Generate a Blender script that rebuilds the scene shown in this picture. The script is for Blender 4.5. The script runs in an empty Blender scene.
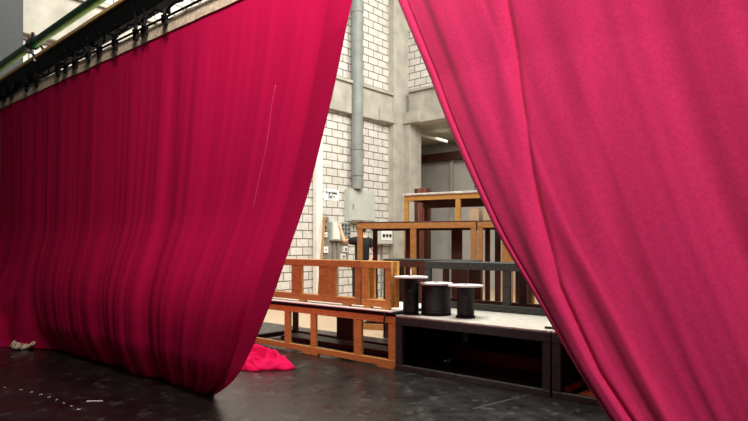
import bpy, bmesh, math, random
from mathutils import Vector, Matrix, noise
random.seed(7)
C = bpy.context.scene.collection
PI = math.pi
# ---------- site frame: A is a floor point at the front corner of the risers, U runs along them, V runs back ----------
A = Vector((.233, 6.49, 0)); U = Vector((.756, -.655, 0)); V = Vector((.655, .756, 0))
ROT = math.atan2(-.655, .756)
def W(u, v, z=0): return A + U*u + V*v + Vector((0, 0, z))

# ---------- materials ----------
def mat(name, col, rough=.6, var=.25, scale=8, stretch=(1,1,1), bump=.15, col2=None, spec=.4, metal=0, coat=0, sheen=0, trans=0, wear=None, wear_lo=.62, wear_scale=6, detail=6):
    m = bpy.data.materials.new(name); m.use_nodes = True
    nt = m.node_tree; N = nt.nodes; L = nt.links; b = N['Principled BSDF']
    tc = N.new('ShaderNodeTexCoord'); mp = N.new('ShaderNodeMapping'); mp.inputs['Scale'].default_value = stretch
    L.new(tc.outputs['Object'], mp.inputs['Vector'])
    no = N.new('ShaderNodeTexNoise'); no.inputs['Scale'].default_value = scale; no.inputs['Detail'].default_value = detail
    L.new(mp.outputs[0], no.inputs['Vector'])
    c2 = col2 or tuple(c*(1-var*1.6) for c in col)
    c1 = tuple(min(1, c*(1+var)) for c in col) if not col2 else col
    r = N.new('ShaderNodeValToRGB'); e = r.color_ramp.elements
    e[0].position = .3; e[1].position = .7
    e[0].color = (*c2, 1); e[1].color = (*c1, 1)
    L.new(no.outputs['Fac'], r.inputs[0]); out = r.outputs[0]
    if wear:
        n2 = N.new('ShaderNodeTexNoise'); n2.inputs['Scale'].default_value = wear_scale; n2.inputs['Detail'].default_value = 10; n2.inputs['Roughness'].default_value = .7
        L.new(mp.outputs[0], n2.inputs['Vector'])
        r2 = N.new('ShaderNodeValToRGB'); r2.color_ramp.elements[0].position = wear_lo; r2.color_ramp.elements[1].position = min(1, wear_lo+.1)
        L.new(n2.outputs['Fac'], r2.inputs[0])
        mx = N.new('ShaderNodeMix'); mx.data_type = 'RGBA'; mx.inputs[7].default_value = (*wear, 1)
        L.new(r2.outputs[0], mx.inputs[0]); L.new(out, mx.inputs[6]); out = mx.outputs[2]
    L.new(out, b.inputs['Base Color'])
    b.inputs['Roughness'].default_value = rough; b.inputs['Specular IOR Level'].default_value = spec; b.inputs['Metallic'].default_value = metal
    b.inputs['Coat Weight'].default_value = coat
    if sheen: b.inputs['Sheen Weight'].default_value = sheen; b.inputs['Sheen Roughness'].default_value = .5
    if bump:
        bp = N.new('ShaderNodeBump'); bp.inputs['Strength'].default_value = bump; bp.inputs['Distance'].default_value = .01
        L.new(no.outputs['Fac'], bp.inputs['Height']); L.new(bp.outputs[0], b.inputs['Normal'])
    if trans:
        o = N['Material Output']; t = N.new('ShaderNodeBsdfTranslucent'); ms = N.new('ShaderNodeMixShader'); ms.inputs[0].default_value = trans
        L.new(out, t.inputs[0]); L.new(b.outputs[0], ms.inputs[1]); L.new(t.outputs[0], ms.inputs[2]); L.new(ms.outputs[0], o.inputs[0])
    return m
def block_mat(name, axis, c1, c2, mortar, bw=.38, rh=.19):
    m = bpy.data.materials.new(name); m.use_nodes = True
    nt = m.node_tree; N = nt.nodes; L = nt.links; b = N['Principled BSDF']
    tc = N.new('ShaderNodeTexCoord'); sx = N.new('ShaderNodeSeparateXYZ'); mp = N.new('ShaderNodeCombineXYZ')
    L.new(tc.outputs['Object'], sx.inputs[0]); L.new(sx.outputs[axis], mp.inputs[0]); L.new(sx.outputs[2], mp.inputs[1])
    br = N.new('ShaderNodeTexBrick'); br.inputs['Scale'].default_value = 1
    br.inputs['Brick Width'].default_value = bw; br.inputs['Row Height'].default_value = rh; br.inputs['Mortar Size'].default_value = .012
    br.inputs['Mortar Smooth'].default_value = .2; br.inputs['Bias'].default_value = -.1
    br.inputs['Color1'].default_value = (*c1, 1); br.inputs['Color2'].default_value = (*c2, 1); br.inputs['Mortar'].default_value = (*mortar, 1)
    L.new(mp.outputs[0], br.inputs[0])
    no = N.new('ShaderNodeTexNoise'); no.inputs['Scale'].default_value = 9; no.inputs['Detail'].default_value = 8; L.new(tc.outputs['Object'], no.inputs[0])
    mx = N.new('ShaderNodeMix'); mx.data_type = 'RGBA'; mx.blend_type = 'MULTIPLY'; mx.inputs[0].default_value = .45
    L.new(br.outputs[0], mx.inputs[6]); L.new(no.outputs['Fac'], mx.inputs[7]); L.new(mx.outputs[2], b.inputs['Base Color'])
    inv = N.new('ShaderNodeMath'); inv.operation = 'SUBTRACT'; inv.inputs[0].default_value = 1; L.new(br.outputs['Fac'], inv.inputs[1])
    bp = N.new('ShaderNodeBump'); bp.inputs['Distance'].default_value = .02; bp.inputs['Strength'].default_value = .8
    L.new(inv.outputs[0], bp.inputs['Height']); L.new(bp.outputs[0], b.inputs['Normal']); b.inputs['Roughness'].default_value = .8
    return m
M = {}
M['blocks_far'] = block_mat('white_blocks', 1, (.80, .77, .70), (.70, .67, .60), (.20, .18, .15))
M['blocks_right'] = block_mat('white_blocks_side', 0, (.80, .77, .70), (.70, .67, .60), (.20, .18, .15))
M['concrete'] = mat('raw_concrete', (.40, .38, .32), .85, .14, 3, bump=.3, wear=(.2, .19, .16), wear_lo=.66, wear_scale=2)
M['plaster'] = mat('grey_plaster', (.46, .45, .42), .85, .08, 2)
M['parquet'] = mat('pale_floorboards', (.55, .42, .28), .5, .15, 6, (1, 8, 1))
M['steel_door'] = mat('dark_grey_steel', (.03, .034, .034), .6, .2, 30)
M['cream_paint'] = mat('cream_paint', (.80, .78, .70), .6, .06, 5)
M['grey_pipe'] = mat('grey_duct', (.22, .24, .22), .5, .12, 4)
M['cabinet'] = mat('grey_enamel', (.47, .50, .45), .45, .05, 4)
M['cabinet_dark'] = mat('switchboard_grey', (.22, .22, .2), .6, .2, 12)
M['orange_wood'] = mat('orange_varnished_pine', (.52, .28, .07), .42, .25, 5, (2, 9, 9), col2=(.33, .16, .035), wear=(.62, .36, .14), wear_lo=.66, wear_scale=9, coat=.15)
M['honey_wood'] = mat('honey_varnished_pine', (.74, .42, .11), .42, .25, 5, (2, 9, 9), col2=(.50, .26, .06), wear=(.8, .55, .25), wear_lo=.68, wear_scale=9, coat=.1)
M['amber_wood'] = mat('amber_varnished_pine', (.56, .28, .08), .42, .25, 5, (2, 9, 9), col2=(.34, .155, .04), wear=(.66, .38, .16), wear_lo=.66, wear_scale=8, coat=.1)
M['brown_wood'] = mat('brown_varnished_pine', (.43, .205, .058), .42, .25, 5, (2, 9, 9), col2=(.24, .105, .028), wear=(.52, .25, .09), wear_lo=.66, wear_scale=8, coat=.15)
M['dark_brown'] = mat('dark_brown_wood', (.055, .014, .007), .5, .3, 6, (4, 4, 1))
M['red_brown'] = mat('red_brown_wood', (.16, .035, .015), .5, .3, 8, (9, 9, 1))
M['black_wood'] = mat('charcoal_painted_wood', (.045, .053, .050), .6, .3, 10, (2, 6, 6), wear=(.17, .18, .17), wear_lo=.6, wear_scale=14, spec=.2)
M['white_board'] = mat('worn_white_board', (.56, .55, .48), .5, .2, 4, (2, 14, 4), wear=(.27, .25, .2), wear_lo=.54, wear_scale=5)
M['ply'] = mat('raw_plywood', (.9, .48, .14), .6, .15, 5, (8, 1, 1))
M['black'] = mat('matt_black', (.004, .004, .005), .6, .2, 20, spec=.2)
M['cable'] = mat('black_cable', (.005, .005, .006), .5, .2, 20)
M['reel_white'] = mat('white_flange', (.80, .80, .80), .4, .04, 8)
M['card'] = mat('cardboard', (.42, .32, .2), .8, .12, 6)
M['beam_black'] = mat('black_beam', (.003, .003, .003), .6, .3, 10, spec=.15, wear=(.03, .03, .03), wear_lo=.72)
M['strip'] = mat('pale_timber_strip', (.85, .52, .20), .6, .2, 6, (2, 10, 10))
M['green'] = mat('green_pipe', (.03, .30, .07), .4, .25, 7, spec=.3)
M['webbing'] = mat('beige_webbing', (.76, .60, .43), .85, .2, 25, bump=.2, wear=(.25, .18, .13), wear_lo=.62)
M['steel'] = mat('galvanised_steel', (.45, .45, .45), .35, .1, 20, metal=.8)
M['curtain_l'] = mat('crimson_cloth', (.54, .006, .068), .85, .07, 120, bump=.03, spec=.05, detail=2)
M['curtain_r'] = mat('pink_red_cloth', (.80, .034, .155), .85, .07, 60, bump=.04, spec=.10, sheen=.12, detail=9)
M['seam'] = mat('seam_cloth', (.36, .003, .06), .85, .05, 60, spec=.1)
M['seam_light'] = mat('seam_thread', (.75, .05, .2), .85, .05, 60, spec=.1)
M['paper'] = mat('white_paper', (.85, .85, .83), .8, .02, 5, bump=0)
M['ink'] = mat('black_ink', (.02, .02, .02), .8, 0, 5, bump=0)
M['yellow'] = mat('yellow_plastic', (.6, .35, .05), .5, .05, 5)
M['tape'] = mat('white_tape', (.75, .75, .72), .6, .05, 40)
M['skin'] = mat('skin', (.62, .36, .25), .55, .06, 12, bump=0)
M['hair'] = mat('brown_hair', (.05, .025, .015), .6, .3, 60)
M['shirt'] = mat('black_shirt', (.010, .010, .012), .9, .2, 20)
M['denim'] = mat('dark_trousers', (.02, .022, .03), .9, .2, 20)
def floor_mat():
    m = mat('black_dance_vinyl', (.012, .0115, .011), .33, .35, 2.2, bump=.12, spec=.5, wear=(.06, .058, .054), wear_lo=.56, wear_scale=5.5)
    nt = m.node_tree; N = nt.nodes; L = nt.links; b = N['Principled BSDF']
    tc = N.new('ShaderNodeTexCoord'); n = N.new('ShaderNodeTexNoise'); n.inputs['Scale'].default_value = 5; n.inputs['Detail'].default_value = 9; n.inputs['Roughness'].default_value = .7
    L.new(tc.outputs['Object'], n.inputs[0])
    mr = N.new('ShaderNodeMapRange'); mr.inputs[1].default_value = .3; mr.inputs[2].default_value = .7; mr.inputs[3].default_value = .2; mr.inputs[4].default_value = .5
    L.new(n.outputs['Fac'], mr.inputs[0]); L.new(mr.outputs[0], b.inputs['Roughness'])
    return m
M['vinyl'] = floor_mat()

# ---------- mesh helpers ----------
def box(bm, x0, x1, y0, y1, z0, z1, bev=.004):
    vs = [bm.verts.new((x, y, z)) for x in (x0, x1) for y in (y0, y1) for z in (z0, z1)]
    fs = [bm.faces.new([vs[i] for i in q]) for q in ((0,1,3,2),(4,6,7,5),(0,4,5,1),(2,3,7,6),(0,2,6,4),(1,5,7,3))]
    if bev > 0:
        es = list({e for f in fs for e in f.edges})
        bmesh.ops.bevel(bm, geom=es, offset=min(bev, .3*min(abs(x1-x0), abs(y1-y0), abs(z1-z0))), segments=1, affect='EDGES')
def cyl(bm, c, r, h, axis='Z', seg=24, r2=None):
    mtx = Matrix.Translation(c)
    if axis == 'X': mtx = mtx @ Matrix.Rotation(PI/2, 4, 'Y')
    if axis == 'Y': mtx = mtx @ Matrix.Rotation(PI/2, 4, 'X')
    bmesh.ops.create_cone(bm, cap_ends=True, segments=seg, radius1=r, radius2=r if r2 is None else r2, depth=h, matrix=mtx)
def tube(bm, pts, r, seg=8, closed=False):
    pts = [Vector(p) for p in pts]; rings = []; n = len(pts)
    for i, p in enumerate(pts):
        d = (pts[(i+1) % n if closed else min(i+1, n-1)] - pts[(i-1) % n if closed else max(i-1, 0)]).normalized()
        a = d.cross(Vector((0, 0, 1)) if abs(d.z) < .9 else Vector((1, 0, 0))).normalized(); b2 = d.cross(a)
        rr = r[i] if isinstance(r, (list, tuple)) else r
        rings.append([bm.verts.new(p + a*rr*math.cos(2*PI*k/seg) + b2*rr*math.sin(2*PI*k/seg)) for k in range(seg)])
    for i in range(n if closed else n-1):
        q, w = rings[i], rings[(i+1) % n]
        for k in range(seg): bm.faces.new((q[k], q[(k+1) % seg], w[(k+1) % seg], w[k]))
    if not closed: bm.faces.new(rings[0][::-1]); bm.faces.new(rings[-1])
def obj(name, bm, m, parent=None, loc=(0,0,0), rz=0, smooth=False):
    bmesh.ops.recalc_face_normals(bm, faces=bm.faces)
    me = bpy.data.meshes.new(name); bm.to_mesh(me); bm.free()
    if smooth:
        for p in me.polygons: p.use_smooth = True
    me.materials.append(m if not isinstance(m, str) else M[m])
    o = bpy.data.objects.new(name, me); C.objects.link(o); o.location = loc; o.rotation_euler = (0, 0, rz)
    if parent: o.parent = parent
    return o
def bxo(name, dims, m, parent=None, loc=(0,0,0), rz=0, bev=.004):
    bm = bmesh.new()
    for d in (dims if isinstance(dims[0], (tuple, list)) else [dims]): box(bm, *d, bev)
    return obj(name, bm, m, parent, loc, rz)
def tag(o, label, cat, group=None):
    o['label'] = label; o['category'] = cat
    if group: o['group'] = group
    return o
def thing(name, label, cat, loc=(0,0,0), rz=ROT, group=None):
    o = bpy.data.objects.new(name, None); o.empty_display_size = .1; C.objects.link(o)
    o.location = loc; o.rotation_euler = (0, 0, rz)
    return tag(o, label, cat, group)
def struct(name, dims, m, loc=None, rz=ROT, bev=0):
    o = bxo(name, dims, m, None, W(0, 0) if loc is None else loc, rz, bev); o['kind'] = 'structure'; return o
def dup(root, loc, rz, label=None, group=None):
    r = root.copy(); C.objects.link(r); r.location = loc; r.rotation_euler = (0, 0, rz)
    if label: r['label'] = label
    if group: r['group'] = group
    for ch in list(root.children):
        c = ch.copy(); C.objects.link(c); c.parent = r
        for g in ch.children:
            d = g.copy(); C.objects.link(d); d.parent = c
    return r

# ---------- setting ----------
WF = -5.93      # inner face of the far block wall (u)
WR = 7.7        # inner face of the side wall (v)
struct('floor', (-6.3, 14, -9, 12, -.2, 0), 'parquet')
struct('wall_far', (WF-.3, WF, -9, WR+.3, 0, 9.5), 'blocks_far')
struct('wall_right', [(WF, -5.55, WR, WR+.3, 0, 9.5), (-5.55, 1.2, WR, WR+.3, 5.4, 9.5), (1.2, 14, WR, WR+.3, 0, 9.5)], 'blocks_right')
struct('trim_1', [(WF-.02, WF+.14, -9, WR-.6, 4.62, 5.36)], 'concrete', bev=.01)          # ring beam on the far wall
struct('trim_2', [(-5.6, 14, WR-.14, WR+.32, 4.66, 5.5)], 'concrete', bev=.01)            # ring beam over the side opening
struct('trim_3', [(WF-.02, WF+.2, 7.08, WR+.02, 0, 9.5), (WF+.18, -5.53, WR-.2, WR+.33, 0, 4.7)], 'concrete', bev=.01)      # corner pillar
struct('trim_4', [(WF+.12, WF+.22, 6.5, 7.15, 4.62, 4.92), (WF+.2, -5.2, WR-.26, WR-.13, 4.66, 4.95)], 'concrete', bev=.005)
struct('trim_5', [(WF-.02, WF+.2, -9, WR-.6, 5.36, 5.43), (-5.6, 14, WR-.22, WR+.3, 5.5, 5.57)], 'concrete', bev=.005)
# bay behind the side opening
struct('wall_back', (-10, 3, 11.2, 11.5, 0, 6), 'plaster')
struct('wall_bay', (-10.3, -10, WR+.3, 11.5, 0, 6), 'plaster')
struct('ceiling', (-10.3, 3, WR+.3, 11.5, 4.75, 5.0), 'concrete')
struct('floor_bay', (-10.3, WF-.3, WR+.3, 11.5, -.2, -.001), 'parquet')
struct('trim_6', (-10, 3, 10.9, 11.2, 4.15, 4.4), 'dark_brown', bev=.01)
struct('trim_7', (-6.62, -6.52, 11.08, 11.2, 0, 4.2), 'concrete', bev=.01)
d = struct('door_1', [(WF, WF+.2, -9, -1.85, 0, 8.5)], 'steel_door', bev=.01)
tag(bxo('dance_floor', (-5.9, 14, -9, 1.55, .0005, .004), 'vinyl', None, W(0, 0), ROT, 0), 'scuffed black vinyl dance floor laid in front of and under the risers', 'floor covering')
tag(bxo('wall_pipe', [(WF+.02, WF+.2, 4.27, 4.46, 0, 9.4)], 'cream_paint', None, W(0, 0), ROT, .03), 'cream painted vertical casing on the block wall left of the switch boxes', 'pipe casing')
# ceiling light tube in bay
bm = bmesh.new(); tube(bm, [W(-6.2, 8.65, 4.64), W(-5.66, 9.5, 4.44)], .045)
tag(obj('light_tube', bm, 'cream_paint', smooth=True), 'slim pale tube hung slanting under the soffit of the side bay', 'tube')
# access panel in the bay
t = thing('wall_hatch', 'pale hatch with dark outline on the back wall of the side bay', 'hatch', W(-5.7, 11.2, 2.9))
bxo('hatch_frame', [(-.02, 1.7, -.05, 0, 0, .9)], 'black_wood', t); bxo('hatch_panel', [(.02, 1.66, -.07, -.03, .03, .87)], 'plaster', t)

# ---------- duct and switchgear ----------
t = thing('ventilation_pipe', 'thick grey vertical pipe running down the block wall into grey cabinet', 'pipe', W(WF+.2, 5.62, 2.765))
bm = bmesh.new(); cyl(bm, (0, 0, 3.35), .145, 6.7); obj('pipe', bm, 'grey_pipe', t, smooth=False)
for z in (.35, 1.0, 4.4):
    bm = bmesh.new(); cyl(bm, (0, 0, z), .16, .06); obj('bracket', bm, 'grey_pipe', t)
t = thing('wall_cabinet', 'large plain light grey metal cabinet below the thick grey pipe', 'cabinet', W(WF, 5.36, 1.96))
bxo('cabinet_body', (0, .2, 0, .95, 0, .8), 'cabinet', t, bev=.01); bxo('cabinet_door', (.2, .22, .03, .92, .03, .77), 'cabinet', t)
bxo('latch', (.22, .24, .07, .1, .3, .42), 'steel', t)
t = thing('switch_board', 'dark grey upright switch strip beside the cream wall casing', 'switch board', W(WF, 4.54, 1.05))
bxo('back_plate', (0, .03, 0, .26, 0, 1.0), 'cabinet_dark', t)
for z0 in (.93, .78, .66):
    bxo('switch', (.03, .06, .08, .16, z0-.06, z0), 'black', t)
for z0, s in ((.53, .1), (.16, .13)):
    so = bxo('socket', (.03, .07, .06, .06+s+.02, z0-.02, z0+s), 'paper', t); so['label'] = 'white wall socket'
    bm = bmesh.new(); cyl(bm, (.072, .07+s/2, z0+s/2-.01), .018, .01, 'X', 12); obj('socket_hole', bm, 'black', so)
tag(bxo('mounting_board', (0, .012, 4.82, 5.5, 1.0, 1.47), mat('brown_grey_board', (.27, .24, .2), .8, .15, 6), None, W(WF, 0), ROT), 'brown-grey mounting board on the wall below the control box', 'board')
t = thing('control_box', 'light grey control box with knobs and hinged door left of the man', 'control box', W(WF+.013, 4.82, 1.48))
bxo('box_body', (0, .12, 0, .64, 0, .46), 'cabinet', t, bev=.01)
bxo('box_door', (.12, .14, .02, .24, .03, .44), 'cream_paint', t)
bxo('control_face', (.12, .132, .27, .62, .03, .44), 'grey_pipe', t)
for i in range(4):
    for j in range(3):
        bm = bmesh.new(); cyl(bm, (.145, .33+.11*j, .08+.1*i), .02, .03, 'X', 10)
        k = obj('knob', bm, 'yellow' if i == 0 and j < 2 else 'black', t)
        if i == 0 and j < 2: k['label'] = 'yellow knob'
t = thing('meter_box', 'low light grey meter box with dark dials right of the man', 'control box', W(WF, 6.35, 1.40))
bxo('box_body', (0, .25, 0, .62, 0, .45), 'cabinet', t, bev=.01); bxo('meter_face', (.25, .26, .14, .56, .1, .34), 'paper', t)
for j in range(3):
    bm = bmesh.new(); cyl(bm, (.27, .22+.13*j, .22), .04, .03, 'X', 12); obj('dial', bm, 'black', t)
bm = bmesh.new(); cyl(bm, (.12, .68, .18), .05, .13, 'Y', 12); obj('plug', bm, 'black', t)
t = thing('junction_box', 'small pale junction box on the wall under the control box', 'junction box', W(WF+.014, 5.28, 1.2))
bxo('box_body', (0, .06, 0, .14, 0, .14), 'cream_paint', t); bxo('cover', (.06, .07, .03, .11, .03, .11), 'cabinet_dark', t)
t = dup(t, W(WF+.014, 5.2, 1.02), ROT, 'small pale junction box on the wall, lower of the two')
for v, z1 in ((4.95, 1.47), (5.1, 1.47), (6.75, 1.40)):
    bm = bmesh.new(); cyl(bm, (0, 0, z1/2), .025, z1, 'Z', 10)
    tag(obj('conduit', bm, 'cabinet_dark', None, W(WF+.04, v), ROT), {4.95: 'left thin grey conduit under the control box', 5.1: 'right thin grey conduit under the control box', 6.75: 'thin grey conduit under the meter box'}[v], 'conduit')
# paper notice
t = thing('paper_notice', 'white paper notice with two lines of black text on the block wall', 'notice', W(WF, 4.66, 2.45))
bxo('sheet', (0, .01, 0, .5, 0, .27), 'paper', t, bev=0)
def text(s, size, parent, loc):
    cu = bpy.data.curves.new('text', 'FONT'); cu.body = s; cu.size = size; cu.align_x = 'CENTER'; cu.offset = .004
    o = bpy.data.objects.new('tmp', cu); C.objects.link(o); bpy.context.view_layer.update()
    me = bpy.data.meshes.new_from_object(o.evaluated_get(bpy.context.evaluated_depsgraph_get()))
    bpy.data.objects.remove(o); me.materials.clear(); me.materials.append(M['ink'])
    q = bpy.data.objects.new('lettering', me); C.objects.link(q); q.parent = parent
    q.location = loc; q.rotation_euler = (PI/2, 0, PI/2); return q
text('Regieplatz', .095, t, (.014, .25, .155)); text('230 V', .095, t, (.014, .25, .05))
# broom handle leaning
bm = bmesh.new(); tube(bm, [W(WF+.75, 3.75, 0), W(WF+.28, 4.42, 2.02)], .03)
tag(obj('wooden_pole', bm, 'brown_wood', smooth=True), 'brown wooden pole leaning on the wall beside the cream casing', 'pole')

# ---------- riser frames ----------
def riser(name, label, loc, rz, L, D, z1, posts, wood, back_wood, board, rail=.09, thick=.05, brail=None, back_posts=(), feet=(), board_t=.022, back_rail=None, group=None, midrail=None, overhang=0, nb=False, bx0=.0):
    t = thing(name, label, 'stage riser', loc, rz, group)
    brail = rail if brail is None else brail
    zt = z1 - board_t; f0 = .025 if feet else .004
    bxo('top_rail', (0, L, 0, thick, zt-rail, zt), wood, t)
    bxo('bottom_rail', (0, L, 0, thick, f0, f0+brail), wood, t)
    for a, b in posts: bxo('post', (a, b, .003, thick-.003, f0+brail, zt-rail), wood, t)
    for a, b in feet: bxo('foot', (a, b, 0, thick, 0, f0+.001), wood, t)
    for x0 in (0, L-thick):
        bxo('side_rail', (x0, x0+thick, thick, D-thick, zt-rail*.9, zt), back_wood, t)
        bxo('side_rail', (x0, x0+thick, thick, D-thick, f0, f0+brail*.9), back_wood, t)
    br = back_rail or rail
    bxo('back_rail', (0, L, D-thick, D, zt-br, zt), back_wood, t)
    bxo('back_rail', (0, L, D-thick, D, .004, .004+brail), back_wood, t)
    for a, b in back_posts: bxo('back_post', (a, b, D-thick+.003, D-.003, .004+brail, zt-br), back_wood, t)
    if midrail: bxo('middle_rail', (thick, L-thick, D-thick+.004, D-.004, *midrail), back_wood, t)
    if board: bxo('top_board', (-overhang+bx0, L+overhang, -overhang, D, zt, z1), board, t)
    return t
# lower row
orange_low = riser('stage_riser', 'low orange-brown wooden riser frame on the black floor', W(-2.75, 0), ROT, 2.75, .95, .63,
    [(0, .1), (.87, .97), (1.37, 1.465), (2.12, 2.24), (2.65, 2.75)], 'honey_wood', 'dark_brown', 'black', rail=.075, brail=.075, board_t=.042,  # top board coloured black to draw the dark gap under the white sheet
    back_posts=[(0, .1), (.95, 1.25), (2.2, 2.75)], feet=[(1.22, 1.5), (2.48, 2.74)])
orange_low.children[0]
dlow = riser('stage_riser', 'low charcoal painted riser frame carrying the cable reels', W(.01, 0), ROT, 1.80, 1.45, .612,
    [(0, .08), (1.72, 1.80)], 'black_wood', 'dark_brown', 'white_board', rail=.085, brail=.06, back_posts=[(0, .08), (.8, .9), (1.72, 1.80)])
rr = riser('stage_riser', 'low charcoal riser frame half covered by the right curtain', W(1.825, 0), ROT, 1.95, 1.45, .612,
    [(0, .08), (1.87, 1.95)], 'black_wood', 'dark_brown', 'white_board', rail=.085, brail=.06, back_posts=[(0, .08), (1.87, 1.95)])
for q in (dlow, rr):  # black panels added inside both risers to keep their interiors dark
    bxo('shade_panel_back', (.09, 1.7, 1.36, 1.39, .06, .5), 'black', q); bxo('shade_panel_side', (.055, .07, .06, 1.36, .06, .5), 'black', q)
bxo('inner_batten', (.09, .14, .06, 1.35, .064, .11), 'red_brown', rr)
tag(bxo('plywood_sheet', (.16, 1.8, .08, 1.3, .004, .03), 'ply', None, W(1.825, 0), ROT), 'orange raw plywood sheet lying inside the charcoal riser by the curtain', 'plywood sheet')
tag(bxo('white_sheet', (-2.8, -.04, -.015, .9, .6305, .650), 'cream_paint', None, W(0, 0), ROT, .008), 'long thin white sheet lying on top of the low orange riser', 'board')
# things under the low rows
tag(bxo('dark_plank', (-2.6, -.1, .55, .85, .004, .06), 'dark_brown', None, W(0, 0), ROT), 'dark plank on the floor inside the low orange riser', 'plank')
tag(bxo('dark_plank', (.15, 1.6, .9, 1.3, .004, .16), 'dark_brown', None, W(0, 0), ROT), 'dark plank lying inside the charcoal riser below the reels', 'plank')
# second row, orange frames on the white sheet
def flat_frame(label, u0, u1, v0, z0, h, posts, wood, rail=.085, depth=.05, layers=2, shift=.03, brail=None):
    t = thing('folded_riser_frame', label, 'stage riser', W(u0, v0, z0), ROT, None); L = u1-u0; brail = brail or rail
    for k in range(layers):
        y0 = k*(depth+.02); dx = k*shift
        bxo('top_rail', (dx, L+dx*.9, y0, y0+depth, h-rail, h), wood, t)
        bxo('bottom_rail', (dx, L+dx*.9, y0, y0+depth, .024, brail+.02), wood, t)
        for a, b in (posts if k == 0 else [posts[0], posts[-1]]):
            bxo('post', (a+dx, b+dx*.9, y0+.004, y0+depth-.004, brail+.02, h-rail), wood, t)
    for a in ((.25, L*.5, L-.3) if L > 1 else (.03, L-.15)): bxo('foot', (a, a+.12, 0, depth, 0, .025), wood, t)
    for z in (.12, .3, .47): bxo('hinge', (L-.012, L+.004, -.006, .012, z-.02, z+.02), 'steel', t)
    return t
flat_frame('long orange-brown frame standing on the white sheet beside the left curtain', -2.74, -.565, .05, .651, .552, [(0, .1), (.94, 1.14), (1.46, 1.60), (1.61, 1.76), (2.08, 2.175)], 'amber_wood')
flat_frame('short orange-brown hinged frame at the right end of the white sheet', -.55, -.10, .05, .651, .552, [(0, .10), (.36, .45)], 'honey_wood', layers=2, shift=.035)
# second row, charcoal
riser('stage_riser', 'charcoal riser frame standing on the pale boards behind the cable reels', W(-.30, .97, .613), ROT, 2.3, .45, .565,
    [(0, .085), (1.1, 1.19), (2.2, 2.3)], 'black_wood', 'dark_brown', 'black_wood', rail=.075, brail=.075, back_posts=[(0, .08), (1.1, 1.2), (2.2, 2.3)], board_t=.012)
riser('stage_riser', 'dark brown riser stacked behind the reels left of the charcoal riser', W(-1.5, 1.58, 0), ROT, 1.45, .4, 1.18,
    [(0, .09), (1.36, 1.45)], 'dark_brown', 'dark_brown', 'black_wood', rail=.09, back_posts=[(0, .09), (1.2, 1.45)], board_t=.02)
# third row
T3 = Vector((-.279, 9.6, 0)); R3 = math.atan2(-.8, 2.133)
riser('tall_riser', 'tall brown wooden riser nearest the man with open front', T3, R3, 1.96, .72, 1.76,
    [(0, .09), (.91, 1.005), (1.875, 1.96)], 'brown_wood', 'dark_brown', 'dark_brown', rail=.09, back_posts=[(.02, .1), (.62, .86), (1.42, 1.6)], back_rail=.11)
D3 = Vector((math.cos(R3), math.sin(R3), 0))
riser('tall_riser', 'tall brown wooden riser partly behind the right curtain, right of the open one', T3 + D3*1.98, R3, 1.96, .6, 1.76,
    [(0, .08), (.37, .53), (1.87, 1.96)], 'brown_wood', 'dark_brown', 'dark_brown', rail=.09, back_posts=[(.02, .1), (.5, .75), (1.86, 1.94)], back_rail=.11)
# fourth row
T4 = Vector((.533, 10.38, 0)); R4 = math.atan2(-.72, 1.27)
riser('tall_riser', 'tallest orange riser at the back with a white top board', T4, R4, 2.3, .85, 2.29,
    [(0, .085), (.97, 1.06), (2.21, 2.3)], 'orange_wood', 'dark_brown', 'white_board', rail=.09, board_t=.035, overhang=.02, back_posts=[(.02, .1), (1.4, 1.5), (2.2, 2.28)], back_rail=.18)
# leaning boards behind the tallest riser
for i, (px, m_) in enumerate(((0, 'dark_brown'), (.085, 'red_brown'), (.17, 'red_brown'), (.25, 'dark_brown'))):
    tag(bxo('tall_board', (px, px+.075, 0, .04+.01*i, 0, 2.5 + .012*(i % 2)), m_, None, Vector((.80, 11.60, 0)), -.25),
        ['leftmost dark brown upright board behind the tallest riser', 'left red-brown upright board behind the tallest riser', 'right red-brown upright board behind the tallest riser', 'rightmost dark brown upright board behind the tallest riser'][i], 'board', 'upright boards behind the tallest riser')
# cartons on the third row
def on3(x, y): return T3 + D3*x + Vector((-D3.y, D3.x, 0))*y + Vector((0, 0, 1.76))
for x, w, h, lab in ((1.80, .15, .2, 'small cardboard box left of the dark post on the brown riser'), (2.02, .22, .22, 'larger cardboard box on the brown riser, middle of three'), (2.28, .16, .15, 'pale low cardboard box beside the right curtain')):
    t = thing('cardboard_box', lab, 'box', on3(x, .3), R3-.12)
    bxo('box_body', (0, w, 0, .22, 0, h), 'card', t); bxo('flap', [(0, w, 0, .106, h, h+.005), (0, w, .114, .22, h, h+.005)], 'card', t, bev=0)

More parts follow.
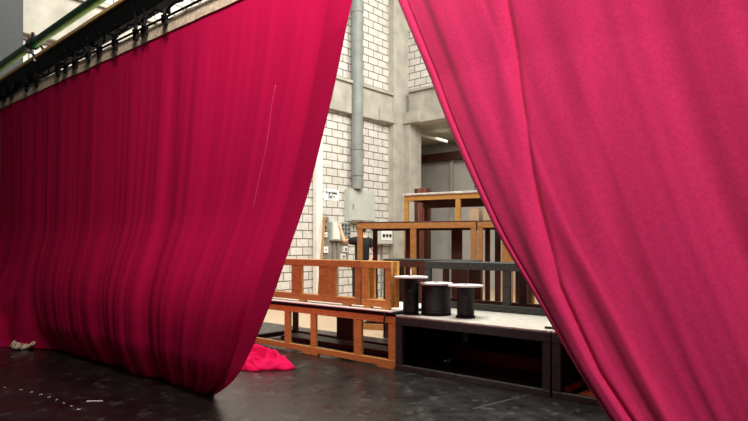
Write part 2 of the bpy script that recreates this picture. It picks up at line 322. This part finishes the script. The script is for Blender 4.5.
# ---------- cable reels ----------
def reel(label, u, v, z, h, rf, rw, rb, pin=False):
    t = thing('cable_reel', label, 'cable reel', W(u, v, z), ROT, 'cable reels')
    bm = bmesh.new(); cyl(bm, (0, 0, .01), rb, .02, 'Z', 40); obj('bottom_flange', bm, 'black', t)
    bm = bmesh.new(); cyl(bm, (0, 0, h/2), min(rw*.6, .07), h-.04, 'Z', 24); obj('core', bm, 'black', t)
    bm = bmesh.new(); n = int((h-.05)/.018)
    for k in range(n):
        zz = .03 + .018*(k+.4)
        tube(bm, [(rw*math.cos(2*PI*i/40)*.965, rw*math.sin(2*PI*i/40)*.965, zz) for i in range(40)], .0095, 6, True)
    cyl(bm, (0, 0, h/2), rw*.955, h-.05, 'Z', 40); obj('cable_winding', bm, 'cable', t, smooth=False)
    bm = bmesh.new(); cyl(bm, (0, 0, h-.008), rf, .016, 'Z', 48); o = obj('top_flange', bm, 'reel_white', t); o['label'] = 'white round top flange'
    bm = bmesh.new(); cyl(bm, (0, 0, h+.002), .03, .008, 'Z', 24); obj('hub', bm, 'steel', t)
    if pin:
        bm = bmesh.new(); cyl(bm, (0, 0, h+.045), .008, .08, 'Z', 10); obj('pin', bm, 'reel_white', t)
reel('tall narrow black cable reel with white top and pin, beside the hinged frame', .10, .16, .613, .425, .19, .085, .09, True)
reel('fullest black cable reel with white top, middle of the three', .33, .32, .613, .355, .185, .165, .17)
reel('slim black cable reel with white top, nearest the right curtain', .72, .31, .613, .35, .185, .088, .105)
tag(bxo('white_block', (0, .05, 0, .05, 0, .08), 'cream_paint', None, W(.09, .55, .613), ROT), 'small white block between the tall reel and the full reel', 'block')
bm = bmesh.new(); tube(bm, [(0, 0, 0), (.0, .01, .1), (-.005, .0, .3)], .014)
tag(obj('wooden_rod', bm, 'red_brown', None, W(.06, .66, .613), ROT, True), 'short reddish rod upright behind the small white block', 'rod')
bm = bmesh.new(); tube(bm, [(0, 0, .012), (.1, .03, .012), (.2, .02, .012), (.29, .06, .012)], .011)
tag(obj('cable_end', bm, 'cable', None, W(1.72, .08, .613), ROT, True), 'short black cable end on the pale boards near the right curtain', 'cable')
bm = bmesh.new(); tube(bm, [(0, .02, .64), (.01, -.02, .632), (.012, -.03, .58), (0, -.025, .5), (.01, -.02, .42)], .008)
tag(obj('hanging_cable', bm, 'cable', None, W(-.14, -.0, 0), ROT, True), 'thin black cable hanging over the right end of the low orange riser', 'cable')

# ---------- curtains ----------
CV = -2.157
def interp(tab, z):
    for (z0, a), (z1, b) in zip(tab, tab[1:]):
        if z0 >= z >= z1:
            f = (z0-z)/(z0-z1); return a + (b-a)*f
    return tab[-1][1]
def smooth_tab(tab):
    def f(z): return sum(interp(tab, min(tab[0][0], max(0, z+d))) for d in (-.12, -.06, 0, .06, .12))/5
    return f
def fold(s, z, seed):
    n1 = noise.noise(Vector((s*1.6, z*.16, seed))); n2 = noise.noise(Vector((s*4.2, z*.22, seed+9))); n3 = noise.noise(Vector((s*10, z*.3, seed+19)))
    return n1, n2, n3
left_edge = smooth_tab([(3.45, 1.48), (3.05, 1.381), (2.41, 1.181), (1.72, .914), (.96, .492), (.54, .227), (.22, -.017), (0, -.308)])
def left_pt(s, z):
    L = 2.6; k = math.exp(-s/L)
    e0 = left_edge(z) if z > .15 else -.29 + (left_edge(.15)+.29)*z/.15
    sh = 1.48 - e0
    u = 1.48 - s - sh*k*(1 if z > 3.3 else 1)
    low = 1 - z/3.45
    n1, n2, n3 = fold(s, z, 3)
    squeeze = min(1, sh*k/1.2)
    amp = .018 + .035*low*squeeze
    hang = min(1, (3.45-z)/.5)
    v = (amp*2.0*n1*hang*(.5+low) + amp*1.0*n2*hang + (.006+.010*squeeze)*n3*hang)
    v += .008*math.sin(s*17 + 2.5*n1 + 2*n2)*(.2+.8*squeeze*low)*hang                        # gathered pleats
    v -= .09*k*math.sin(PI*min(1, z/1.9))**2                         # belly of the swag
    v -= .10*math.sin(PI*min(1, z/1.7))**2*min(1, s/1.5)
    v += .19*max(0, 1-z/.42)**1.8*(1-.7*max(0, min(1, (s-5.2)/1.0)))                          # cloth rolls back under itself to the floor
    if s < .28: v -= (.28-s)*.55*min(1, (3.45-z)/.6)*min(1, z/1.2)                   # returned edge
    q = max(0, min(1, (s-5.4)/1.2)); zz = max(0, 1-z/1.15)
    v -= q*(zz**1.3)*(.45 + .25*noise.noise(Vector((s*2.5, z*3, 5))))                      # heap at the wall end
    w_ = math.exp(-s/.8); u = u*(1-w_) + w_*(4.07 + (u-4.07)*(v+2.903)/2.903)
    return u, v
right_edge = smooth_tab([(3.45, 1.54), (2.95, 1.75), (2.24, 2.08), (1.76, 2.34), (1.42, 2.53), (1.21, 2.68), (.78, 2.95), (.55, 3.11), (0, 3.52)])
CREASES = [([(3.45, 2.40), (2.73, 2.54), (2.2, 2.63), (1.63, 2.75), (1.2, 2.87), (.8, 3.06), (.3, 3.4), (0, 3.6)], 0, .026),
    ([(3.45, 2.9), (2.6, 2.98), (2.0, 3.03), (1.3, 3.12), (.8, 3.3), (0, 3.8)], .05, .012),
    ([(3.45, 1.75), (2.4, 2.2), (1.63, 2.58), (1.2, 2.80), (.8, 3.0), (.3, 3.35), (0, 3.55)], .04, -.012)]
def right_pt(s, z):
    L = 2.6; sh = right_edge(z) - 1.52; k = math.exp(-s/L)
    u = 1.52 + s + sh*k; low = 1 - z/3.45; hang = min(1, (3.45-z)/.4)
    n1, n2, n3 = fold(s*1.15, z, 31)
    v = (.085*n1*(.5+.8*low) + .020*n2)*hang + .006*n3*hang
    for c, wd, a in ((.62, .018, .022), (1.02, .03, -.02), (1.5, .025, .02), (.33, .03, .012)):
        cc = c + .06*noise.noise(Vector((c*7, z*.9, 2)))
        v += .3*a*math.tanh((s-cc)/wd)*math.exp(-((s-cc)/.22)**2)*(.4+.8*low)
    for tab, wd, a in CREASES:
        d = u - interp(tab, min(z, tab[0][0])); v += a*math.tanh(d/wd)*math.exp(-(d/.16)**2) if wd else a*math.exp(-(d/.017)**2) - .014*math.exp(-((d+.07)/.05)**2)
    v += .020*math.exp(-((s-.065)/.010)**2)                                               # stitched hem groove
    if s < .06: v -= .008*math.sin(PI*s/.06)
    v -= .10*k*math.sin(PI*max(0, min(1, z/2.4)))
    return u, v
def curtain(name, label, fn, smax, power, m, ncol, nrow, base_u):
    t = thing(name, label, 'curtain', W(base_u, CV, 0), ROT)
    bm = bmesh.new(); rows = []
    for j in range(nrow+1):
        z = 3.42*(1 - j/nrow) + .003
        row = []
        for i in range(ncol+1):
            s = smax*(i/ncol)**power
            u, v = fn(s, z)
            zz = z
            row.append(bm.verts.new((u-base_u, v, zz)))
        rows.append(row)
    for j in range(nrow):
        for i in range(ncol): bm.faces.new((rows[j][i], rows[j][i+1], rows[j+1][i+1], rows[j+1][i]))
    o = obj('curtain_cloth', bm, m, t, smooth=True)
    md = o.modifiers.new('thick', 'SOLIDIFY'); md.thickness = .005; md.offset = 0
    bm = bmesh.new(); rows = []; n = 220
    for i in range(n+1):
        s = smax*(i/n); u, v = fn(s, 3.38); wob = .012*noise.noise(Vector((s*2.2, 4, 4)))
        sag = .018*abs(math.sin(s*4.3))
        rows.append([bm.verts.new((u-base_u, v*.6+o_, zz)) for o_, zz in ((-.014, 3.53-sag*.5), (-.018, 3.40+wob-.012*min(1, s/6)), (.014, 3.40+wob-.012*min(1, s/6)), (.014, 3.53-sag*.5))])
    for q, w in zip(rows, rows[1:]):
        for k in range(4): bm.faces.new((q[k], q[(k+1) % 4], w[(k+1) % 4], w[k]))
    bm.faces.new(rows[0]); bm.faces.new(rows[-1][::-1])
    h = obj('header_band', bm, 'webbing', t); h['label'] = 'beige webbing band along the top of the curtain'
    return t
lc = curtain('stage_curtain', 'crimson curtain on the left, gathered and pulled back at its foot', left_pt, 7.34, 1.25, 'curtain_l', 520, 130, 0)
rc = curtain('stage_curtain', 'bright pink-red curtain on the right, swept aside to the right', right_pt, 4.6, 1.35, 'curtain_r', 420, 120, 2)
# stitched lines on the cloth
def seam(fn, pts, r, m, parent, base_u, name='seam', off=-.006):
    bm = bmesh.new(); P = []
    for s, z in pts:
        u, v = fn(s, z); P.append((u-base_u, v+off, z))
    tube(bm, P, r, 6); return obj(name, bm, m, parent, smooth=True)
seam(left_pt, [(.74 + .012*math.sin(i*.4), 2.62 - .95*i/24) for i in range(25)], .003, 'seam_light', lc, 0, 'mended_seam')['label'] = 'lighter mended seam line'
seam(right_pt, [(.065, 3.35 - 3.3*i/60) for i in range(61)], .0035, 'seam', rc, 2, 'hem_seam', .004)

# ---------- crumpled cloth on the floor ----------
bm = bmesh.new(); n = 90; rows = []
for j in range(n+1):
    row = []
    for i in range(n+1):
        x = i/n*2-1; y = j/n*2-1
        # square to disc
        dx = x*math.sqrt(1-y*y/2); dy = y*math.sqrt(1-x*x/2)
        r = math.hypot(dx, dy); a = math.atan2(dy, dx)
        R = 1 + .10*math.sin(3*a+1) + .06*math.sin(7*a)
        p = Vector((dx*R*.72, dy*R*.44, 0))
        dome = max(0, 1-r**2.6)
        q = p + Vector((noise.noise(p*3)*.12, noise.noise(p*3+Vector((7,0,0)))*.12, 0))
        rid = 1-abs(noise.noise(Vector((q.x*2.2+q.y*3.5, q.y*6-q.x*1.5, 2))))*2
        rid2 = 1-abs(noise.noise(Vector((q.x*7, q.y*9, 5))))*2
        z = dome**.6*(.06 + .09*max(0, rid)**1.5 + .07*max(0, rid2)**1.5) + .008
        row.append(bm.verts.new((p.x, p.y, max(.008, z))))
    rows.append(row)
for j in range(n):
    for i in range(n): bm.faces.new((rows[j][i], rows[j][i+1], rows[j+1][i+1], rows[j+1][i]))
bc = obj('crumpled_cloth', bm, 'curtain_l', None, W(-1.66, -.84, 0), ROT, True)
bc.modifiers.new('thick', 'SOLIDIFY').thickness = .006
tag(bc, 'bright pink cloth crumpled on the floor between left curtain and low orange riser', 'cloth')

# ---------- flying beam, pipe, ties ----------
t = thing('batten_beam', 'long black beam with pale timber edge above the left curtain', 'beam', W(0, CV, .07)); t.rotation_euler = (0, -.034, ROT)
bxo('beam', (-5.9, 5.5, -.06, .06, 3.64, 3.86), 'beam_black', t, bev=.006)
o = bxo('timber_edge', (-5.9, 5.5, -.085, .075, 3.86, 3.90), 'strip', t); o['label'] = 'pale timber edge strip'
bm = bmesh.new(); cyl(bm, (-.2, -.045, 3.525), .012, 11.4, 'X', 10)
tag(obj('hanging_rail', bm, 'black', None, W(0, CV, 0), ROT, True), 'thin black rail along the top of the beige curtain band', 'rail')
bm = bmesh.new(); cyl(bm, (0, 0, 0), .055, 11.4, 'X', 20)
tag(obj('scaffold_pipe', bm, 'green', None, W(-.2, CV-.1, 4.10), ROT, True), 'shiny green pipe running above the black beam at top left', 'pipe')
bpy.data.objects['scaffold_pipe'].rotation_euler = (0, -.034, ROT)
t = thing('pipe_clamp', 'black and silver clamp joining green pipe to black beam', 'clamp', W(-4.15, CV-.1, 3.965))
bm = bmesh.new(); cyl(bm, (0, 0, 0), .075, .07, 'X', 20); obj('clamp_ring', bm, 'black', t)
bm = bmesh.new(); tube(bm, [(0, 0, -.05), (.02, 0, -.13), (-.01, .03, -.2)], .025); obj('clamp_hook', bm, 'steel', t)
bm = bmesh.new(); cyl(bm, (.06, -.02, .07), .02, .12, 'Z', 10); obj('clamp_bolt', bm, 'black', t)
bm = bmesh.new(); cyl(bm, (-.05, -.03, -.08), .035, .05, 'Y', 12); obj('wing_nut', bm, 'steel', t)
bm = bmesh.new(); tube(bm, [W(-5.9, -1.3, 4.3), W(-4.2, CV+.0, 3.99)], .014)
tag(obj('stay_cable', bm, 'black', smooth=True), 'thin black stay running from the wall to the green pipe clamp', 'cable')
bm = bmesh.new(); tube(bm, [(-5.7+i*.07, -.05+.03*math.sin(i*1.7), 3.60+.035*math.sin(i*.9)+.05*noise.noise(Vector((i*.37, 1, 1)))-.02*(i<40)) for i in range(76)], .016, 6)
tag(obj('loose_cable', bm, 'black', None, W(0, CV, 0), ROT, True), 'loose black cable snaking between the black beam and the beige curtain band', 'cable')
def tie_mesh(seed):
    rnd = random.Random(seed); bm = bmesh.new(); bm2 = bmesh.new()
    lean = rnd.uniform(-.10, .10); w = rnd.uniform(.035, .09)
    pts = []
    for i in range(20):
        a = 2*PI*i/20; x = w*math.sin(a)*(1+.35*math.sin(2*a+seed)); z = 3.55 + .075*math.cos(a)
        pts.append((x + lean*(z-3.5)*1.5, -.05 + .035*math.cos(a+1)-.02, z + rnd.uniform(-.014, .014)))
    tube(bm, pts, .019, 6, True)
    tube(bm, [(lean*.2, -.075, 3.66), (lean*.1-.01, -.08, 3.68), (lean*.1, -.07, 3.70)], .016, 6)
    for k in range(2):
        x = rnd.uniform(-.05, .05)
        tube(bm2, [(0, -.07, 3.50), (x, -.08, 3.47), (x*1.4, -.08, 3.42-rnd.uniform(0, .03))], .011, 6)
    bm3 = bmesh.new(); bmesh.ops.create_icosphere(bm3, subdivisions=2, radius=.034, matrix=Matrix.Translation((0, -.075, 3.505)))
    for vtx in bm3.verts: vtx.co += Vector((1, 0, 0))*noise.noise(vtx.co*30)*.03
    return bm, bm2, bm3
protos = []
us = [-5.61, -5.3, -4.98, -4.44, -4.1, -3.42, -3.19, -2.92, -2.58, -2.3, -1.94, -1.5, -1.32, -.95]
for i, u in enumerate(us):
    if i < 5:
        t = thing('curtain_tie', 'black cord tie looping the beige curtain band to the black beam', 'cord', W(u, CV, 0), ROT, 'cord ties along the curtain top')
        a, b, c = tie_mesh(i); obj('loop', a, 'black', t, smooth=True); obj('cord_ends', b, 'black', t, smooth=True); obj('knot', c, 'black', t, smooth=True); protos.append(t)
    else: dup(protos[i*3 % 5], W(u, CV, 0), ROT)
# ---------- small things on the floor ----------
tag(bxo('tape_strip', (0, .14, 0, .03, 0, .002), 'tape', None, Vector((-2.55, 5.17, .0045)), .05, 0), 'short white tape strip on the black floor in front of the left curtain', 'tape')
for i in range(9):
    f = i/8; px = 3+52*f; py = 388+22*f; Yd = 1.4*584/(py-244)
    tag(bxo('tape_dot', (0, .03, 0, .012, 0, .002), 'tape', None, Vector((-3.61+1.26*f**.8*.9, 5.68-.75*f, .0045)), -.3+i*.4, 0), 'one of the tiny white tape scraps in a row on black floor', 'tape', 'row of tape scraps on the floor')
bm = bmesh.new(); P = [(.16*i/12-.02*math.sin(i), .05*math.sin(i*.8), .03+.02*math.sin(i*1.3)) for i in range(13)]
for (x, y, z), (x2, y2, z2) in zip(P, P[1:]):
    bm.faces.new([bm.verts.new(q) for q in ((x, y, z), (x2, y2, z2), (x2, y2+.03, z2+.05), (x, y+.03, z+.05))])
cr = obj('crumpled_ribbon', bm, 'webbing', None, Vector((-4.82, 7.7, .0)), -.3, True); cr.modifiers.new('s', 'SOLIDIFY').thickness = .006; cr.scale = (2, 2, 1.3)
tag(cr, 'crumpled pale ribbon on the floor at the foot of the left curtain', 'ribbon')
# floor seams taped
tag(bxo('floor_seam_tape', (0, 1.3, 0, .03, 0, .0015), mat('dull_tape', (.04, .04, .038), .5, .5, 20), None, Vector((.85, 4.93, .0045)), math.atan2(.75, .95), 0), 'faint grey seam tape crossing the black floor toward the charcoal riser', 'tape')

# ---------- the man at the switchgear ----------
def skin_mesh(name, verts, edges, rad, m, parent, sub=2, root=0):
    me = bpy.data.meshes.new(name); me.from_pydata(verts, edges, []); o = bpy.data.objects.new(name, me); C.objects.link(o)
    md = o.modifiers.new('skin', 'SKIN'); md.use_smooth_shade = True
    for i, r in enumerate(rad):
        me.skin_vertices[0].data[i].radius = (r, r) if not isinstance(r, tuple) else r
        me.skin_vertices[0].data[i].use_root = (i == root)
    sb = o.modifiers.new('sub', 'SUBSURF'); sb.levels = sub; sb.render_levels = sub
    me.materials.append(M[m]); o.parent = parent; return o
man = thing('person', 'person in a black T-shirt seen from behind, reaching up to the switch boxes', 'person', Vector((-.23, 11.3, 0)), .35)
# local frame: +y faces away (towards the wall), x to his right
vs, ed, ra = [], [], []
def addv(p, r, par=None):
    vs.append(p); ra.append(r); i = len(vs)-1
    if par is not None: ed.append((par, i))
    return i
pel = addv((0, 0, .98), .13); wst = addv((0, .01, 1.14), .115, pel); ch = addv((0, .0, 1.34), .13, wst); nk0 = addv((0, 0, 1.50), .07, ch)
nk = addv((-.01, .01, 1.57), .052, nk0); hd0 = addv((-.01, .03, 1.65), .075, nk); hd1 = addv((-.01, .02, 1.74), .092, hd0); hd2 = addv((-.01, .015, 1.80), .06, hd1)
nose = addv((-.01, .125, 1.69), .014, hd0)
for s in (-1, 1):
    ear = addv((-.01+s*.092, .02, 1.69), .014, hd0)
    hip = addv((s*.095, 0, .92), .095, pel); kn = addv((s*.11, .03, .50), .06, hip); an = addv((s*.12, -.01, .09), .04, kn); toe = addv((s*.14, .15, .04), .035, an)
def hand(i0, p, d, side, up):
    pm = addv(tuple(Vector(p)+Vector(d)*.05), .030, i0)
    pm2 = addv(tuple(Vector(p)+Vector(d)*.09), (.036, .018), pm)
    sd = Vector(side)
    for k, ln in enumerate((.062, .072, .068, .052)):
        b0 = Vector(p)+Vector(d)*.10+sd*(k-1.5)*.021
        a = addv(tuple(b0), .0095, pm2); b1 = addv(tuple(b0+Vector(d)*ln*.5+Vector(up)*.006), .009, a); addv(tuple(b0+Vector(d)*ln+Vector(up)*.022), .007, b1)
    b0 = Vector(p)+Vector(d)*.045-sd*.03
    a = addv(tuple(b0), .011, pm); addv(tuple(b0+Vector(d)*.045-sd*.028), .009, a)
# left arm raised to the boxes
sl = addv((-.18, 0, 1.46), .062, nk0); el = addv((-.30, .20, 1.45), .045, sl); wl = addv((-.34, .30, 1.68), .03, el)
hand(wl, (-.34, .30, 1.68), (-.12, .25, .96), (.9, .3, .1), (-.3, .3, -.2))
# right arm hanging, elbow bent forward
sr = addv((.18, 0, 1.45), .062, nk0); er = addv((.225, -.12, 1.24), .045, sr); wr = addv((.10, -.22, 1.10), .032, er)
hand(wr, (.10, -.22, 1.10), (-.5, -.1, -.85), (.9, .3, .1), (-.2, .3, -.3))
skin_mesh('body', vs, ed, ra, 'skin', man)
skin_mesh('t_shirt', [(0,0,.95), (0,.01,1.14), (0,0,1.34), (0,0,1.485), (-.18,0,1.455), (-.25,.11,1.45), (.18,0,1.445), (.215,-.08,1.31)],
    [(0,1),(1,2),(2,3),(3,4),(4,5),(3,6),(6,7)], [(.165,.145), .145, .16, .09, .085, .07, .085, .07], 'shirt', man)
skin_mesh('trousers', [(0,0,.99), (-.095,0,.90), (-.11,.03,.50), (-.12,-.005,.13), (.095,0,.90), (.11,.03,.50), (.12,-.005,.13)],
    [(0,1),(1,2),(2,3),(0,4),(4,5),(5,6)], [.15, .115, .085, .07, .115, .085, .07], 'denim', man)
for s in (-1, 1): skin_mesh('shoe', [(s*.12,-.05,.05), (s*.13,.08,.05), (s*.145,.18,.04)], [(0,1),(1,2)], [.05, .05, .04], 'black', man)
bm = bmesh.new(); bmesh.ops.create_icosphere(bm, subdivisions=4, radius=1)
for vtx in list(bm.verts):
    c = vtx.co.copy()
    if c.z < -.75 or (c.y > .55 and c.z < .45): bm.verts.remove(vtx); continue
    vtx.co = Vector((c.x*.102-.01, c.y*.112+.008, c.z*.125+1.725)) * 1
    vtx.co += c*.006*noise.noise(c*6)
hr = obj('hair', bm, 'hair', man, smooth=True); hr.modifiers.new('s', 'SOLIDIFY').thickness = .012
for s in (-1, 1):
    bm = bmesh.new(); bmesh.ops.create_icosphere(bm, subdivisions=2, radius=.011, matrix=Matrix.Translation((-.01+s*.032, .108, 1.715))); obj('eye', bm, 'paper', man, smooth=True)
bm = bmesh.new(); tube(bm, [(-.035, .103, 1.645), (-.01, .112, 1.642), (.015, .103, 1.645)], .005, 6); obj('mouth', bm, 'seam', man, smooth=True)

# ---------- lights ----------
def area(name, loc, target, sx, sy, e, col):
    l = bpy.data.lights.new(name, 'AREA'); l.shape = 'RECTANGLE'; l.size = sx; l.size_y = sy; l.energy = e; l.color = col
    o = bpy.data.objects.new(name, l); C.objects.link(o); o.location = loc
    o.rotation_euler = (Vector(target)-Vector(loc)).to_track_quat('-Z', 'Y').to_euler(); return o
area('hall_daylight', W(1.0, 4.0, 9.0), W(-3.5, 4.2, 1.5), 8, 6, 1120, (1, .97, .90))
area('left_wall_fill', W(-1.5, .2, 8.5), W(-5.9, .0, 3.5), 4, 3, 420, (1, .98, .93))  # added fill, brightens the left end of the far wall
area('bay_lamp', W(-5, 9.6, 4.6), W(-5, 9.8, 0), 3, .8, 55, (1, .93, .82))
area('work_light', W(6.0, -5.2, 5.0), W(3.2, CV, 2.6), 1.8, 1.8, 215, (1, .95, .93))
area('riser_fill', W(.3, -.9, 8.2), W(-.3, .4, .5), 3, 1.5, 420, (1, .96, .88))  # added fill above the opening, brightens the riser fronts
sl_ = area('stage_light', W(2.1, -4.1, 5.8), W(.3, CV, 3.3), .8, .8, 88, (1, .93, .86)); sl_.data.spread = math.radians(105)
w = bpy.data.worlds.new('world'); bpy.context.scene.world = w; w.use_nodes = True
w.node_tree.nodes['Background'].inputs[0].default_value = (.9, .95, 1, 1); w.node_tree.nodes['Background'].inputs[1].default_value = .03

# ---------- camera ----------
cd = bpy.data.cameras.new('camera'); cam = bpy.data.objects.new('camera', cd); C.objects.link(cam)
cam.location = (0, 0, 1.4); cam.rotation_euler = (PI/2, 0, 0); cd.sensor_width = 36; cd.lens = 36*584/748; cd.shift_y = (244-210.5)/748
cd.clip_end = 100
sc = bpy.context.scene; sc.camera = cam
vs_ = sc.view_settings; vs_.view_transform = 'Standard'; vs_.look = 'None'; vs_.gamma = 1; vs_.exposure = 0; vs_.use_curve_mapping = False
